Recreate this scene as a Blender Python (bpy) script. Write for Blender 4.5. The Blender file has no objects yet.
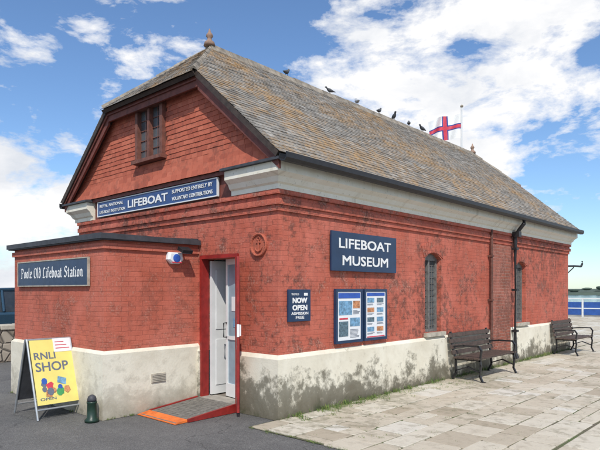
import bpy, math, random
from mathutils import Vector, Matrix
random.seed(7)
R=random.random
def U(a,b): return a+(b-a)*random.random()
scene=bpy.context.scene
COL=scene.collection
# ------------------------------------------------------------------ materials
class G:
    def __init__(s,name):
        s.m=bpy.data.materials.new(name); s.m.use_nodes=True
        s.nt=s.m.node_tree; s.N=s.nt.nodes; s.L=s.nt.links
        s.b=s.N["Principled BSDF"]
    def set(s,sock,v):
        if isinstance(v,bpy.types.NodeSocket): s.L.new(v,sock)
        else: sock.default_value=v
    def math(s,op,a,b=0.0,c=None):
        x=s.N.new('ShaderNodeMath'); x.operation=op
        s.set(x.inputs[0],a); s.set(x.inputs[1],b)
        if c is not None: s.set(x.inputs[2],c)
        return x.outputs[0]
    def noise(s,vec,scale,detail=4,rough=.55,dist=0.0):
        x=s.N.new('ShaderNodeTexNoise'); s.set(x.inputs['Vector'],vec)
        x.inputs['Scale'].default_value=scale; x.inputs['Detail'].default_value=detail
        x.inputs['Roughness'].default_value=rough; x.inputs['Distortion'].default_value=dist
        return x.outputs['Fac']
    def ramp(s,fac,*stops):
        x=s.N.new('ShaderNodeValToRGB'); s.set(x.inputs[0],fac)
        e=x.color_ramp.elements
        while len(e)<len(stops): e.new(.5)
        for i,(p,c) in enumerate(stops):
            e[i].position=p
            e[i].color=(c,c,c,1) if isinstance(c,(int,float)) else (*c,1)
        return x.outputs[0]
    def mix(s,f,a,b,blend='MIX'):
        x=s.N.new('ShaderNodeMix'); x.data_type='RGBA'; x.blend_type=blend
        s.set(x.inputs[0],f)
        s.set(x.inputs[6],a if not isinstance(a,tuple) else (*a,1))
        s.set(x.inputs[7],b if not isinstance(b,tuple) else (*b,1))
        return x.outputs[2]
    def pos(s): return s.N.new('ShaderNodeNewGeometry').outputs['Position']
    def sep(s,v):
        x=s.N.new('ShaderNodeSeparateXYZ'); s.L.new(v,x.inputs[0]); return x.outputs
    def comb(s,a,b,c=0.0):
        x=s.N.new('ShaderNodeCombineXYZ'); s.set(x.inputs[0],a); s.set(x.inputs[1],b); s.set(x.inputs[2],c); return x.outputs[0]
    def bump(s,h,strength=.5,dist=.01,normal=None):
        x=s.N.new('ShaderNodeBump'); s.set(x.inputs['Height'],h)
        x.inputs['Strength'].default_value=strength; x.inputs['Distance'].default_value=dist
        return x.outputs[0]
    def out(s,col,rough=.8,nrm=None,metal=0.0,spec=None):
        s.set(s.b.inputs['Base Color'],col if not isinstance(col,tuple) else (*col,1))
        s.set(s.b.inputs['Roughness'],rough); s.b.inputs['Metallic'].default_value=metal
        if nrm: s.L.new(nrm,s.b.inputs['Normal'])
        if spec is not None: s.b.inputs['Specular IOR Level'].default_value=spec
        return s.m
def simple(name,col,rough=.6,var=.15,scale=8,bump=.15,metal=0.0,spec=None):
    g=G(name); p=g.pos(); f=g.noise(p,scale,5,.6)
    lo=tuple(c*(1-var) for c in col); hi=tuple(min(1,c*(1+var)) for c in col)
    c=g.ramp(f,(.3,lo),(.7,hi))
    f2=g.noise(p,scale*6,3)
    return g.out(c,g.math('MULTIPLY_ADD',f2,.25,rough-.12),g.bump(f2,bump,.004),metal,spec)

def brick_mat(name,c1,c2,mort,dirt=1.0,msize=.0045):
    g=G(name); p=g.pos(); s=g.sep(p)
    wob=g.noise(p,5.0,3)
    u=g.math('ADD',g.math('ADD',s[0],s[1]),g.math('MULTIPLY',wob,.02)); v=g.math('ADD',s[2],g.math('MULTIPLY',wob,.014))
    vec=g.comb(u,v)
    br=g.N.new('ShaderNodeTexBrick'); g.L.new(vec,br.inputs['Vector'])
    br.inputs['Scale'].default_value=1; br.inputs['Brick Width'].default_value=.205; br.inputs['Row Height'].default_value=.064
    br.inputs['Mortar Size'].default_value=msize; br.inputs['Mortar Smooth'].default_value=1.0; br.inputs['Bias'].default_value=0
    br.inputs['Color1'].default_value=(*c1,1); br.inputs['Color2'].default_value=(*c2,1); br.inputs['Mortar'].default_value=(*mort,1)
    col=br.outputs['Color']
    n1=g.noise(p,1.1,6,.65,.4); n2=g.noise(p,9,5,.7); n3=g.noise(p,38,3,.6); n4=g.noise(p,3.2,6,.7,.6); n0=g.noise(p,.45,4,.6,.6)
    col=g.mix(g.ramp(n1,(.36,0),(.66,.8)),col,tuple(min(1,x*1.15+.05) for x in c1))
    col=g.mix(g.math('MULTIPLY',g.ramp(n4,(.42,0),(.62,1)),.34),col,tuple(x*.68 for x in c1))
    pf=g.math('ADD',g.math('MULTIPLY',n2,.50),g.math('ADD',g.math('MULTIPLY',n4,.32),g.math('MULTIPLY',n0,.36)))
    col=g.mix(g.math('MULTIPLY',g.ramp(pf,(.59,0),(.68,1)),.78*dirt),col,(.12,.05,.038))
    streak=g.noise(g.comb(g.math('MULTIPLY',u,3.0),g.math('MULTIPLY',s[2],.5)),1.6,5,.65)
    st=g.math('MULTIPLY',g.ramp(streak,(.46,0),(.72,1)),g.ramp(g.math('MULTIPLY',s[2],.3333),(.3,.3),(.95,1)))
    col=g.mix(g.math('MULTIPLY',st,.52*dirt),col,(.17,.06,.045))
    col=g.mix(g.math('MULTIPLY',g.ramp(g.math('MULTIPLY_ADD',n3,.5,g.math('MULTIPLY',n4,.5)),(.53,0),(.65,1)),.5),col,(.60,.34,.26))
    h=g.math('ADD',g.math('MULTIPLY',br.outputs['Fac'],-.6),g.math('MULTIPLY',n3,.7))
    h=g.math('ADD',h,g.math('MULTIPLY',n2,.9))
    return g.out(col,.8,g.bump(h,.75,.007),spec=.25)
m_brick=brick_mat('painted_brick',(.50,.122,.074),(.44,.102,.062),(.37,.088,.058))
m_brick_ann=brick_mat('extension_brick',(.50,.126,.076),(.45,.110,.066),(.39,.094,.062),.45)
m_brick_dark=brick_mat('infill_brick',(.36,.11,.07),(.24,.08,.052),(.36,.25,.20),.8,.009)

def plinth_mat(name,dirt,foot):
    g=G(name); p=g.pos(); s=g.sep(p)
    n1=g.noise(p,1.6,7,.65,.5); n2=g.noise(p,7,6,.7); n3=g.noise(p,45,3); n5=g.noise(p,2.2,7,.7,.4)
    col=g.ramp(n1,(.3,(.65,.595,.47)),(.6,(.78,.735,.61)))
    col=g.mix(g.math('MULTIPLY',g.ramp(n2,(.5,0),(.66,1)),.15),col,(.42,.36,.27))
    zz=g.math('ADD',g.math('MULTIPLY',s[2],2.6),g.math('MULTIPLY',g.math('SUBTRACT',n5,.5),-2.2))
    col=g.mix(g.math('MULTIPLY',g.ramp(zz,(.10,1),(.85,0)),.70*foot),col,(.25,.20,.14))
    # worse towards the exposed corner
    corner=g.ramp(g.math('MULTIPLY',g.math('ABSOLUTE',g.math('ADD',s[0],s[1])),.25),(0,.06),(.55,-.0))
    pk=g.math('ADD',g.math('MULTIPLY_ADD',n5,.5,g.math('MULTIPLY',n2,.5)),g.math('ADD',g.math('MULTIPLY',s[2],-.32),corner))
    col=g.mix(g.math('MULTIPLY',g.ramp(pk,(.365,0),(.46,1)),.80*dirt),col,(.085,.078,.052))
    pk2=g.math('MULTIPLY_ADD',n2,.6,g.math('MULTIPLY',n5,.4))
    col=g.mix(g.math('MULTIPLY',g.ramp(pk2,(.60,0),(.66,1)),.5*dirt*dirt),col,(.20,.16,.12))
    col=g.mix(g.math('MULTIPLY',g.ramp(g.math('ADD',zz,g.math('MULTIPLY',n2,.5)),(.0,.85),(.36,0)),foot),col,(.06,.07,.035))
    h=g.math('ADD',g.math('MULTIPLY',n2,.8),g.math('MULTIPLY',n3,.25))
    return g.out(col,.85,g.bump(h,.55,.012),spec=.2)
m_plinth=plinth_mat('whitewashed_plinth',.95,1.0)
m_plinth_a=plinth_mat('extension_whitewash',.28,.75)
def white_mat():
    g=G('cream_painted_cornice'); p=g.pos(); s=g.sep(p)
    n=g.noise(g.comb(g.math('MULTIPLY',g.math('ADD',s[0],s[1]),4),g.math('MULTIPLY',s[2],.8)),1.5,5,.6); n2=g.noise(p,25,4)
    col=g.ramp(n,(.3,(.82,.78,.67)),(.60,(.77,.72,.59)),(.75,(.50,.44,.34)))
    col=g.mix(g.ramp(n2,(.60,0),(.72,.55)),col,(.4,.36,.28))
    return g.out(col,.6,g.bump(n2,.3,.004))
m_white=white_mat()
def slate_mat():
    g=G('stone_slates'); p=g.pos(); s=g.sep(p)
    at=g.N.new('ShaderNodeAttribute'); at.attribute_name='tint'; t=at.outputs['Fac']
    col=g.ramp(t,(0,(.155,.142,.125)),(.35,(.215,.20,.178)),(.7,(.265,.248,.222)),(1,(.34,.32,.29)))
    n1=g.noise(p,.7,5,.6,.3); n2=g.noise(p,16,6,.75); n6=g.noise(p,3.2,6,.75,.4)
    li=g.math('ADD',g.math('MULTIPLY',n2,.50),g.math('ADD',g.math('MULTIPLY',n1,.38),g.math('MULTIPLY',n6,.35)))
    col=g.mix(g.math('MULTIPLY',g.ramp(li,(.595,0),(.72,1)),.74),col,(.42,.235,.075))
    n4=g.noise(g.comb(g.math('ADD',s[0],7.0),s[1],s[2]),22,5,.75)
    col=g.mix(g.math('MULTIPLY',g.ramp(n4,(.56,0),(.67,1)),.5),col,(.47,.45,.40))
    col=g.mix(g.math('MULTIPLY',g.ramp(g.noise(p,6,6,.75),(.50,0),(.66,1)),.62),col,(.10,.088,.075))
    return g.out(col,.85,g.bump(n2,.5,.008),spec=.2)
m_slate=slate_mat()
def tile_mat():
    g=G('hung_clay_tiles'); p=g.pos()
    at=g.N.new('ShaderNodeAttribute'); at.attribute_name='tint'; t=at.outputs['Fac']
    col=g.ramp(t,(0,(.37,.095,.058)),(.5,(.46,.125,.075)),(1,(.52,.155,.095)))
    n2=g.noise(p,12,5,.7); n1=g.noise(p,1.5,4)
    col=g.mix(g.ramp(g.math('MULTIPLY_ADD',n2,.6,g.math('MULTIPLY',n1,.4)),(.50,0),(.64,.65)),col,(.20,.07,.05))
    return g.out(col,.8,g.bump(n2,.4,.006),spec=.25)
m_tile=tile_mat()
def paving_mat():
    g=G('flagstones'); p=g.pos()
    at=g.N.new('ShaderNodeAttribute'); at.attribute_name='tint'; t=at.outputs['Fac']
    col=g.ramp(t,(0,(.37,.31,.225)),(.3,(.47,.41,.315)),(.55,(.54,.485,.385)),(.8,(.58,.535,.44)),(1,(.61,.58,.51)))
    n2=g.noise(p,6,7,.7,.3); n3=g.noise(p,60,4); n1=g.noise(p,.7,4,.6)
    col=g.mix(g.ramp(n2,(.49,0),(.72,.6)),col,(.25,.20,.14))
    col=g.mix(g.ramp(g.math('MULTIPLY_ADD',n1,.5,g.math('MULTIPLY',n2,.5)),(.52,0),(.62,.6)),col,(.17,.155,.09))
    col=g.mix(g.math('MULTIPLY',n3,.22),col,(.70,.66,.57))
    return g.out(col,g.math('MULTIPLY_ADD',n2,.3,.55),g.bump(g.math('ADD',n2,g.math('MULTIPLY',n3,.25)),.8,.014),spec=.3)
m_pave=paving_mat()
def joint_mat():
    g=G('joint_soil'); p=g.pos(); n=g.noise(p,2.2,5,.6); n2=g.noise(p,40,3)
    col=g.ramp(n,(.35,(.13,.11,.08)),(.50,(.11,.11,.06)),(.65,(.08,.12,.035)))
    return g.out(col,.95,g.bump(n2,.8,.01))
m_joint=joint_mat()
def asphalt_mat():
    g=G('asphalt'); p=g.pos(); n=g.noise(p,.6,6,.6,.5); n2=g.noise(p,90,3,.7); n3=g.noise(p,4,6,.7)
    col=g.ramp(n,(.3,(.125,.123,.120)),(.7,(.20,.197,.19)))
    col=g.mix(g.ramp(n3,(.48,0),(.70,.6)),col,(.25,.245,.23))
    col=g.mix(g.ramp(n2,(.38,.6),(.6,0)),col,(.045,.045,.045))
    col=g.mix(g.ramp(n2,(.60,0),(.72,.5)),col,(.40,.39,.36))
    vo=g.N.new('ShaderNodeTexVoronoi'); vo.feature='DISTANCE_TO_EDGE'; vo.inputs['Scale'].default_value=.45
    nn=g.N.new('ShaderNodeTexNoise'); nn.inputs['Scale'].default_value=1.8; nn.inputs['Detail'].default_value=6; g.L.new(p,nn.inputs['Vector'])
    add=g.N.new('ShaderNodeVectorMath'); add.operation='ADD'; g.L.new(p,add.inputs[0]); g.L.new(nn.outputs['Color'],add.inputs[1]); g.L.new(add.outputs[0],vo.inputs['Vector'])
    crack=g.ramp(vo.outputs['Distance'],(0,.6),(.008,0))
    col=g.mix(crack,col,(.04,.04,.04))
    return g.out(col,g.math('MULTIPLY_ADD',n3,.3,.6),g.bump(g.math('ADD',n2,g.math('MULTIPLY',n3,.6)),.8,.010),spec=.25)
m_asph=asphalt_mat()
def rubble_mat():
    g=G('rubble_stone'); p=g.pos(); s=g.sep(p)
    vo=g.N.new('ShaderNodeTexVoronoi'); vo.inputs['Scale'].default_value=4.2; g.L.new(p,vo.inputs['Vector'])
    ve=g.N.new('ShaderNodeTexVoronoi'); ve.feature='DISTANCE_TO_EDGE'; ve.inputs['Scale'].default_value=4.2; g.L.new(p,ve.inputs['Vector'])
    c=g.ramp(g.sep(vo.outputs['Color'])[0],(0,(.2,.16,.12)),(1,(.42,.37,.3)))
    c=g.mix(g.ramp(ve.outputs['Distance'],(0,.9),(.06,0)),c,(.08,.07,.06))
    return g.out(c,.9,g.bump(g.ramp(ve.outputs['Distance'],(0,0),(.1,1)),.9,.03))
m_rubble=rubble_mat()
m_navy=simple('navy_paint',(.014,.040,.095),.35,.15,5,.05)
m_sky_blue=simple('blue_board',(.03,.075,.21),.4,.2,4,.05)
m_text=simple('white_lettering',(.82,.82,.80),.5,.05,20,.02)
m_black=simple('black_iron',(.018,.018,.02),.45,.3,15,.2)
m_lead=simple('dark_lead',(.05,.052,.06),.6,.3,9,.2)
m_dkwood=simple('weathered_dark_timber',(.05,.035,.027),.7,.4,14,.3)
m_redwood=simple('red_brown_window_timber',(.17,.065,.045),.7,.35,14,.3)
m_greyframe=simple('leaded_window_bars',(.16,.155,.145),.6,.35,18,.2)
m_barge=simple('maroon_bargeboard',(.16,.047,.034),.65,.35,10,.25)
m_red=simple('dark_red_paint',(.28,.022,.018),.45,.3,8,.1)
m_wdoor=simple('white_painted_timber',(.74,.75,.74),.4,.06,6,.05)
m_inside=simple('interior_plaster',(.76,.78,.78),.8,.06,4,.05)
m_intfloor=simple('interior_floor',(.20,.17,.14),.6,.3,5,.1)
m_orange=simple('orange_safety_strip',(.74,.17,.03),.6,.3,11,.2)
m_mat=simple('grey_ramp_tread',(.17,.16,.14),.85,.4,20,.5)
m_terra=simple('terracotta_finial',(.28,.18,.13),.8,.35,12,.3)
m_ridge=simple('ridge_tile',(.25,.215,.17),.85,.5,7,.4)
m_stone=simple('stone_sill',(.42,.38,.31),.8,.3,10,.3)
m_yellow=simple('yellow_poster',(.78,.66,.19),.45,.06,6,.02)
m_paper=simple('white_paper',(.78,.79,.80),.6,.04,6,.02)
m_alum=simple('pale_metal_frame',(.42,.44,.46),.4,.15,12,.05,.6)
m_grn=simple('dark_green_plastic',(.012,.035,.022),.4,.2,12,.1)
m_pic1=simple('poster_sea_print',(.16,.32,.48),.4,.5,22,.02)
m_pic2=simple('poster_boat_print',(.50,.22,.10),.4,.6,30,.02)
m_pic3=simple('poster_photo_print',(.10,.16,.20),.4,.7,40,.02)
m_ink=simple('grey_print',(.13,.15,.20),.6,.2,60,.02)
m_pink=simple('printed_red',(.60,.05,.08),.5,.2,10,.02)
m_bluepr=simple('printed_blue',(.03,.10,.42),.5,.2,10,.02)
m_grpr=simple('printed_green',(.06,.30,.10),.5,.2,10,.02)
m_navycloth=simple('navy_cloth',(.02,.05,.26),.7,.1,10,.02)
m_concrete=simple('threshold_concrete',(.33,.31,.27),.85,.25,9,.3)
m_benchw=simple('bench_slats',(.075,.05,.038),.65,.45,14,.25)
m_bird=simple('dark_grey_feathers',(.075,.08,.09),.7,.5,40,.1)
m_gull=simple('pale_feathers',(.42,.43,.45),.7,.3,40,.1)
m_fblue=simple('blue_fence_paint',(.025,.09,.33),.5,.2,5,.05)
m_rust=simple('rusty_iron_pipe',(.13,.055,.04),.75,.4,16,.3)
m_rubber=simple('tyre_rubber',(.02,.02,.02),.8,.2,20,.1)
m_carp=simple('metallic_blue_car_paint',(.04,.09,.14),.25,.08,3,.0,.4)
def glass_mat(name,c,r=.06,k=2.2):
    g=G(name); n=g.noise(g.pos(),3,4); n2=g.noise(g.pos(),22,4)
    col=g.ramp(n,(.3,c),(.7,tuple(x*k for x in c)))
    return g.out(col,g.math('MULTIPLY_ADD',n2,.25,r),g.bump(n,.25,.02),spec=.7)
m_glassl=glass_mat('dusty_leaded_glass',(.055,.062,.068),.12)
m_glassc=glass_mat('car_glass',(.02,.025,.03),.0)
m_glassd=glass_mat('door_glass',(.22,.30,.35),.02,1.6)
# ------------------------------------------------------------------ mesh builder
class B:
    def __init__(s): s.v=[];s.f=[];s.mi=[];s.t=[];s.m=0;s.tint=.5
    def face(s,pts):
        i=len(s.v); s.v+=[tuple(p) for p in pts]; s.f.append(tuple(range(i,i+len(pts)))); s.mi.append(s.m); s.t.append(s.tint)
    def hexa(s,a):
        i=len(s.v); s.v+=[tuple(p) for p in a]
        for q in ((0,3,2,1),(4,5,6,7),(0,1,5,4),(1,2,6,5),(2,3,7,6),(3,0,4,7)):
            s.f.append(tuple(i+k for k in q)); s.mi.append(s.m); s.t.append(s.tint)
    def box(s,x0,x1,y0,y1,z0,z1):
        s.hexa([(x0,y0,z0),(x1,y0,z0),(x1,y1,z0),(x0,y1,z0),(x0,y0,z1),(x1,y0,z1),(x1,y1,z1),(x0,y1,z1)])
    def prism(s,poly,ex):
        ex=Vector(ex); n=len(poly); i=len(s.v)
        s.v+=[tuple(p) for p in poly]+[tuple(Vector(p)+ex) for p in poly]
        F=[tuple(i+k for k in range(n))[::-1],tuple(i+n+k for k in range(n))]
        F+=[(i+k,i+(k+1)%n,i+n+(k+1)%n,i+n+k) for k in range(n)]
        for q in F: s.f.append(q); s.mi.append(s.m); s.t.append(s.tint)
    def loft(s,rings,cap=True):
        i=len(s.v); n=len(rings[0])
        for r in rings: s.v+=[tuple(p) for p in r]
        for a in range(len(rings)-1):
            for k in range(n):
                s.f.append((i+a*n+k,i+a*n+(k+1)%n,i+(a+1)*n+(k+1)%n,i+(a+1)*n+k)); s.mi.append(s.m); s.t.append(s.tint)
        if cap:
            s.f.append(tuple(i+k for k in range(n))[::-1]); s.mi.append(s.m); s.t.append(s.tint)
            s.f.append(tuple(i+(len(rings)-1)*n+k for k in range(n))); s.mi.append(s.m); s.t.append(s.tint)
    def tube(s,pts,r,n=10):
        pts=[Vector(p) for p in pts]; rr=r if isinstance(r,list) else [r]*len(pts); rings=[]
        for k,p in enumerate(pts):
            d=(pts[min(k+1,len(pts)-1)]-pts[max(k-1,0)]).normalized()
            a=d.cross(Vector((0,0,1)))
            if a.length<.01: a=d.cross(Vector((1,0,0)))
            a.normalize(); b=d.cross(a)
            rings.append([p+(a*math.cos(2*math.pi*j/n)+b*math.sin(2*math.pi*j/n))*rr[k] for j in range(n)])
        s.loft(rings)
    def obox(s,c,u,v,w,du,dv,dw):
        c=Vector(c);u=Vector(u)*du/2;v=Vector(v)*dv/2;w=Vector(w)*dw/2
        s.hexa([c-u-v-w,c+u-v-w,c+u+v-w,c-u+v-w,c-u-v+w,c+u-v+w,c+u+v+w,c-u+v+w])
    def sweep(s,path,prof):
        rings=[]
        P=[Vector((p[0],p[1])) for p in path]
        for k,p in enumerate(P):
            def nr(a,b):
                d=(b-a).normalized(); return Vector((d.y,-d.x))
            if k==0: m=nr(P[0],P[1])
            elif k==len(P)-1: m=nr(P[-2],P[-1])
            else:
                a=nr(P[k-1],p); b=nr(p,P[k+1]); m=(a+b)/(1+a.dot(b))
            rings.append([(p.x+m.x*o,p.y+m.y*o,z) for o,z in prof])
        s.loft(rings)
    def rotz(s,cx,cy,ang):
        c,sn=math.cos(ang),math.sin(ang)
        s.v=[(cx+(x-cx)*c-(y-cy)*sn,cy+(x-cx)*sn+(y-cy)*c,z) for x,y,z in s.v]
def thing(name,loc,label,cat,group=None):
    o=bpy.data.objects.new(name,None); o.location=loc; o.empty_display_size=.2
    COL.objects.link(o); o["label"]=label; o["category"]=cat
    if group: o["group"]=group
    o["_o"]=list(loc)
    return o
def mk(name,b,mats,parent=None,smooth=False,origin=None,bevel=0,auto=None):
    if not isinstance(mats,(list,tuple)): mats=[mats]
    off=Vector((0,0,0))
    if parent is not None: off=Vector(parent["_o"])
    if origin: off=Vector(origin)
    me=bpy.data.meshes.new(name)
    me.from_pydata([tuple(Vector(v)-off) for v in b.v],[],b.f)
    for m in mats: me.materials.append(m)
    for p,mi in zip(me.polygons,b.mi):
        p.material_index=mi; p.use_smooth=smooth
    at=me.attributes.new('tint','FLOAT','FACE')
    at.data.foreach_set('value',b.t)
    me.update()
    o=bpy.data.objects.new(name,me); COL.objects.link(o)
    if parent is not None: o.parent=parent; o["_o"]=list(off)
    elif origin: o.location=origin; o["_o"]=list(origin)
    else: o["_o"]=[0,0,0]
    if bevel:
        md=o.modifiers.new('bev','BEVEL'); md.width=bevel; md.segments=2; md.limit_method='ANGLE'
    return o
# ------------------------------------------------------------------ text
def text_geo(body):
    cu=bpy.data.curves.new('t','FONT'); cu.body=body; cu.resolution_u=3; cu.extrude=.012
    cu.size=1.0
    ob=bpy.data.objects.new('t',cu); COL.objects.link(ob)
    dg=bpy.context.evaluated_depsgraph_get(); dg.update()
    me=bpy.data.meshes.new_from_object(ob.evaluated_get(dg))
    vs=[v.co.copy() for v in me.vertices]; fs=[tuple(p.vertices) for p in me.polygons]
    bpy.data.objects.remove(ob); bpy.data.curves.remove(cu); bpy.data.meshes.remove(me)
    return vs,fs
def add_text(b,body,orig,ux,uy,w,h,bold=0.0,depth=.003):
    vs,fs=text_geo(body)
    x0=min(v.x for v in vs);x1=max(v.x for v in vs);y0=min(v.y for v in vs);y1=max(v.y for v in vs);z0=min(v.z for v in vs);z1=max(v.z for v in vs)
    O=Vector(orig);ux=Vector(ux);uy=Vector(uy);un=ux.cross(uy)
    copies=[(0,0)] if bold<=0 else [(0,0),(bold,0),(0,bold*.6),(bold,bold*.6)]
    w-=bold; h-=bold*.6
    for ci,(ox,oy) in enumerate(copies):
        i=len(b.v); dd=depth+ci*.00025
        for v in vs:
            b.v.append(tuple(O+ux*(ox+(v.x-x0)/(x1-x0)*w)+uy*(oy+(v.y-y0)/(y1-y0)*h)+un*((v.z-z0)/(z1-z0)*dd)))
        for f in fs: b.f.append(tuple(i+k for k in f)); b.mi.append(b.m); b.t.append(.5)
X=Vector((1,0,0));Y=Vector((0,1,0));Z=Vector((0,0,1))
# ------------------------------------------------------------------ BUILDING
L=11.3; W=5.15; ZE=3.25; OV=.25; MID=2.55; ZR=5.68
SS=(ZR-ZE)/(MID+OV); SN=(ZR-ZE)/(W+OV-MID)
XF=-.25; XB=L+.15; ZJ=4.64; R0=.98; R1=10.85
yS=lambda z:(z-ZE)/SS-OV
yN=lambda z:W+OV-(z-ZE)/SN
YJ=yS(ZJ); YK=yN(ZJ)
DY0,DY1,DZ=.74,1.52,2.05
bld=thing('museum_building',(L/2,W/2,0),'long painted red brick building with half-hipped stone slate roof','building')
def wall(b,axis,c,a0,a1,z0,z1,holes,inw,depth):
    As=sorted(set([a0,a1]+[h[0] for h in holes]+[h[1] for h in holes])); Zs=sorted(set([z0,z1]+[h[2] for h in holes]+[h[3] for h in holes]))
    P=(lambda a,z,d:(a,c+inw*d,z)) if axis=='x' else (lambda a,z,d:(c+inw*d,a,z))
    for i in range(len(As)-1):
        for j in range(len(Zs)-1):
            am=(As[i]+As[i+1])/2; zm=(Zs[j]+Zs[j+1])/2
            if As[i]<a0 or As[i+1]>a1 or Zs[j]<z0 or Zs[j+1]>z1: continue
            if any(h[0]<am<h[1] and h[2]<zm<h[3] for h in holes): continue
            b.face([P(As[i],Zs[j],0),P(As[i+1],Zs[j],0),P(As[i+1],Zs[j+1],0),P(As[i],Zs[j+1],0)])
    for h in holes:
        hz0=max(h[2],z0);hz1=min(h[3],z1)
        if hz1<=hz0: continue
        for a in (h[0],h[1]): b.face([P(a,hz0,0),P(a,hz1,0),P(a,hz1,depth),P(a,hz0,depth)])
        if h[3]<=z1: b.face([P(h[0],h[3],0),P(h[1],h[3],0),P(h[1],h[3],depth),P(h[0],h[3],depth)])
        if h[2]>=z0: b.face([P(h[0],h[2],0),P(h[1],h[2],0),P(h[1],h[2],depth),P(h[0],h[2],depth)])
PZ=.80
wins=[(3.60,4.17,.88,2.27),(7.62,8.22,.88,2.27)]
b=B()
wall(b,'y',0,0,W,PZ-.05,ZE,[(DY0,DY1,-1,DZ)],1,.22)
wall(b,'x',0,0,L,PZ-.05,ZE,wins,1,.20)
wall(b,'x',W,0,L,0,ZE,[],-1,.2)
b.face([(L,0,0),(L,W,0),(L,W,ZE),(L,YK+.05,ZJ),(L,YJ-.05,ZJ),(L,0,ZE)])
def sway(b,p,z0,z1):
    b.sweep([(0,W),(0,0),(L,0),(L,W)],[(-.02,z0),(p,z0),(p,z1),(-.02,z1)])
sway(b,.028,2.60,2.672); sway(b,.055,2.675,2.75); sway(b,.032,2.753,2.80); sway(b,.065,2.803,2.858)
wall_o=mk('wall',b,m_brick,bld)
# plinth
b=B()
pr=[(-.02,0),(.045,0),(.045,PZ-.05),(.0,PZ),(-.02,PZ)]
b.sweep([(0,DY0),(0,0),(L,0),(L,W)],pr)
b.sweep([(0,1.62),(0,DY1)],pr)
mk('plinth',b,m_plinth,bld)
b=B(); b.box(6.24,7.20,-.05,.01,.30,2.58)
mk('blocked_doorway',b,m_brick_dark,bld)
# cornice
prof=[(0,2.86),(.07,2.86),(.07,2.92),(.10,2.94),(.13,3.00),(.19,3.05),(.19,3.165),(0,3.165)]
b=B(); b.sweep([(0,.80),(0,0),(L,0),(L,.8)],prof); mk('cornice',b,m_white,bld)
b=B(); b.sweep([(L,W-.8),(L,W),(0,W),(0,W-.62)],prof); mk('cornice',b,m_white,bld)
fl_=[(0,3.168),(.24,3.168),(.24,3.20),(0,3.235)]
b=B(); b.sweep([(0,.84),(0,0),(.4,0)],fl_); mk('lead_flashing',b,m_lead,bld)
b=B(); b.sweep([(.4,W),(0,W),(0,W-.66)],fl_); mk('lead_flashing',b,m_lead,bld)
b=B(); b.box(-.10,0,.84,W-.66,3.16,3.215); b.box(-.03,0,.80,W-.62,2.86,3.16)
mk('front_moulding',b,m_barge,bld)
# gable
b=B()
b.face([(-.04,yS(3.2)+.1,3.2),(-.04,yN(3.2)-.1,3.2),(-.04,YK,ZJ-.02),(-.04,YJ,ZJ-.02)])
z=3.215; row=0; hgt=.072
GW=(2.36,3.02,3.66,4.44)
while z<ZJ-.02:
    fl=.07*max(0,(3.5-z)/.3)**1.6
    y0=yS(z)+.13; y1=yN(z)-.13; y=y0-(row%2)*.0625
    while y<y1:
        a=max(y,y0)+.0015; c=min(y+.125,y1)-.0015
        if c>a+.01 and not (a>GW[0]-.10 and c<GW[1]+.10 and z>GW[2]-.1 and z<GW[3]+.02):
            b.tint=min(1,max(0,random.gauss(.5,.25))); j=U(-.0015,.0015); dz=U(-.0025,.0025)
            o0=-.070-fl+j; o1=-.060-fl*.8+j
            b.hexa([(o0,a,z+dz),(o0+.008,a,z+dz),(o0+.008,c,z+dz),(o0,c,z+dz),(o1,a,z+hgt+.015),(o1+.008,a,z+hgt+.015),(o1+.008,c,z+hgt+.015),(o1,c,z+hgt+.015)])
        y+=.125
    z+=hgt; row+=1
mk('gable_tile_hanging',b,m_tile,bld)
# bargeboards
b=B()
def barge(x0,x1,wd,dz):
    for f,k in ((yS,.04),(yN,-.04)):
        za=ZE-dz+.03; yj=f(ZJ); ya=f(ZE)+k
        b.prism([(x0,ya,za),(x0,yj,ZJ-dz),(x0,yj,ZJ-dz-wd),(x0,ya,za-wd*.75)],(x1-x0,0,0))
    b.box(x0,x1,YJ+.001,YK-.001,ZJ-dz-wd*.75,ZJ-dz)
barge(-.20,-.165,.19,.075)
barge(-.225,-.203,.07,.075)
mk('bargeboard',b,m_barge,bld)
# gable window
y0,y1,z0,z1=GW
gw=mk('window',(lambda bb:(bb.box(-.055,-.05,y0,y1,z0,z1),bb)[1])(B()),m_glassl,bld)
b=B()
for (a,c) in ((y0-.045,y0+.025),(y1-.025,y1+.045),((y0+y1)/2-.03,(y0+y1)/2+.03)): b.box(-.13,-.03,a,c,z0,z1)
b.box(-.135,-.03,y0-.045,y1+.045,z1+.001,z1+.06)
for k in range(1,5):
    zz=z0+(z1-z0)*k/5
    b.box(-.068,-.056,y0+.026,(y0+y1)/2-.031,zz-.005,zz+.005); b.box(-.068,-.056,(y0+y1)/2+.031,y1-.026,zz-.005,zz+.005)
for c in ((y0*3+y1)/4,(y0+y1*3)/4): b.box(-.066,-.0565,c-.005,c+.005,z0,z1)
mk('frame',b,m_redwood,gw)
b=B(); b.box(-.18,-.03,y0-.08,y1+.08,z0-.055,z0-.001); mk('sill',b,m_redwood,gw)
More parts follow.
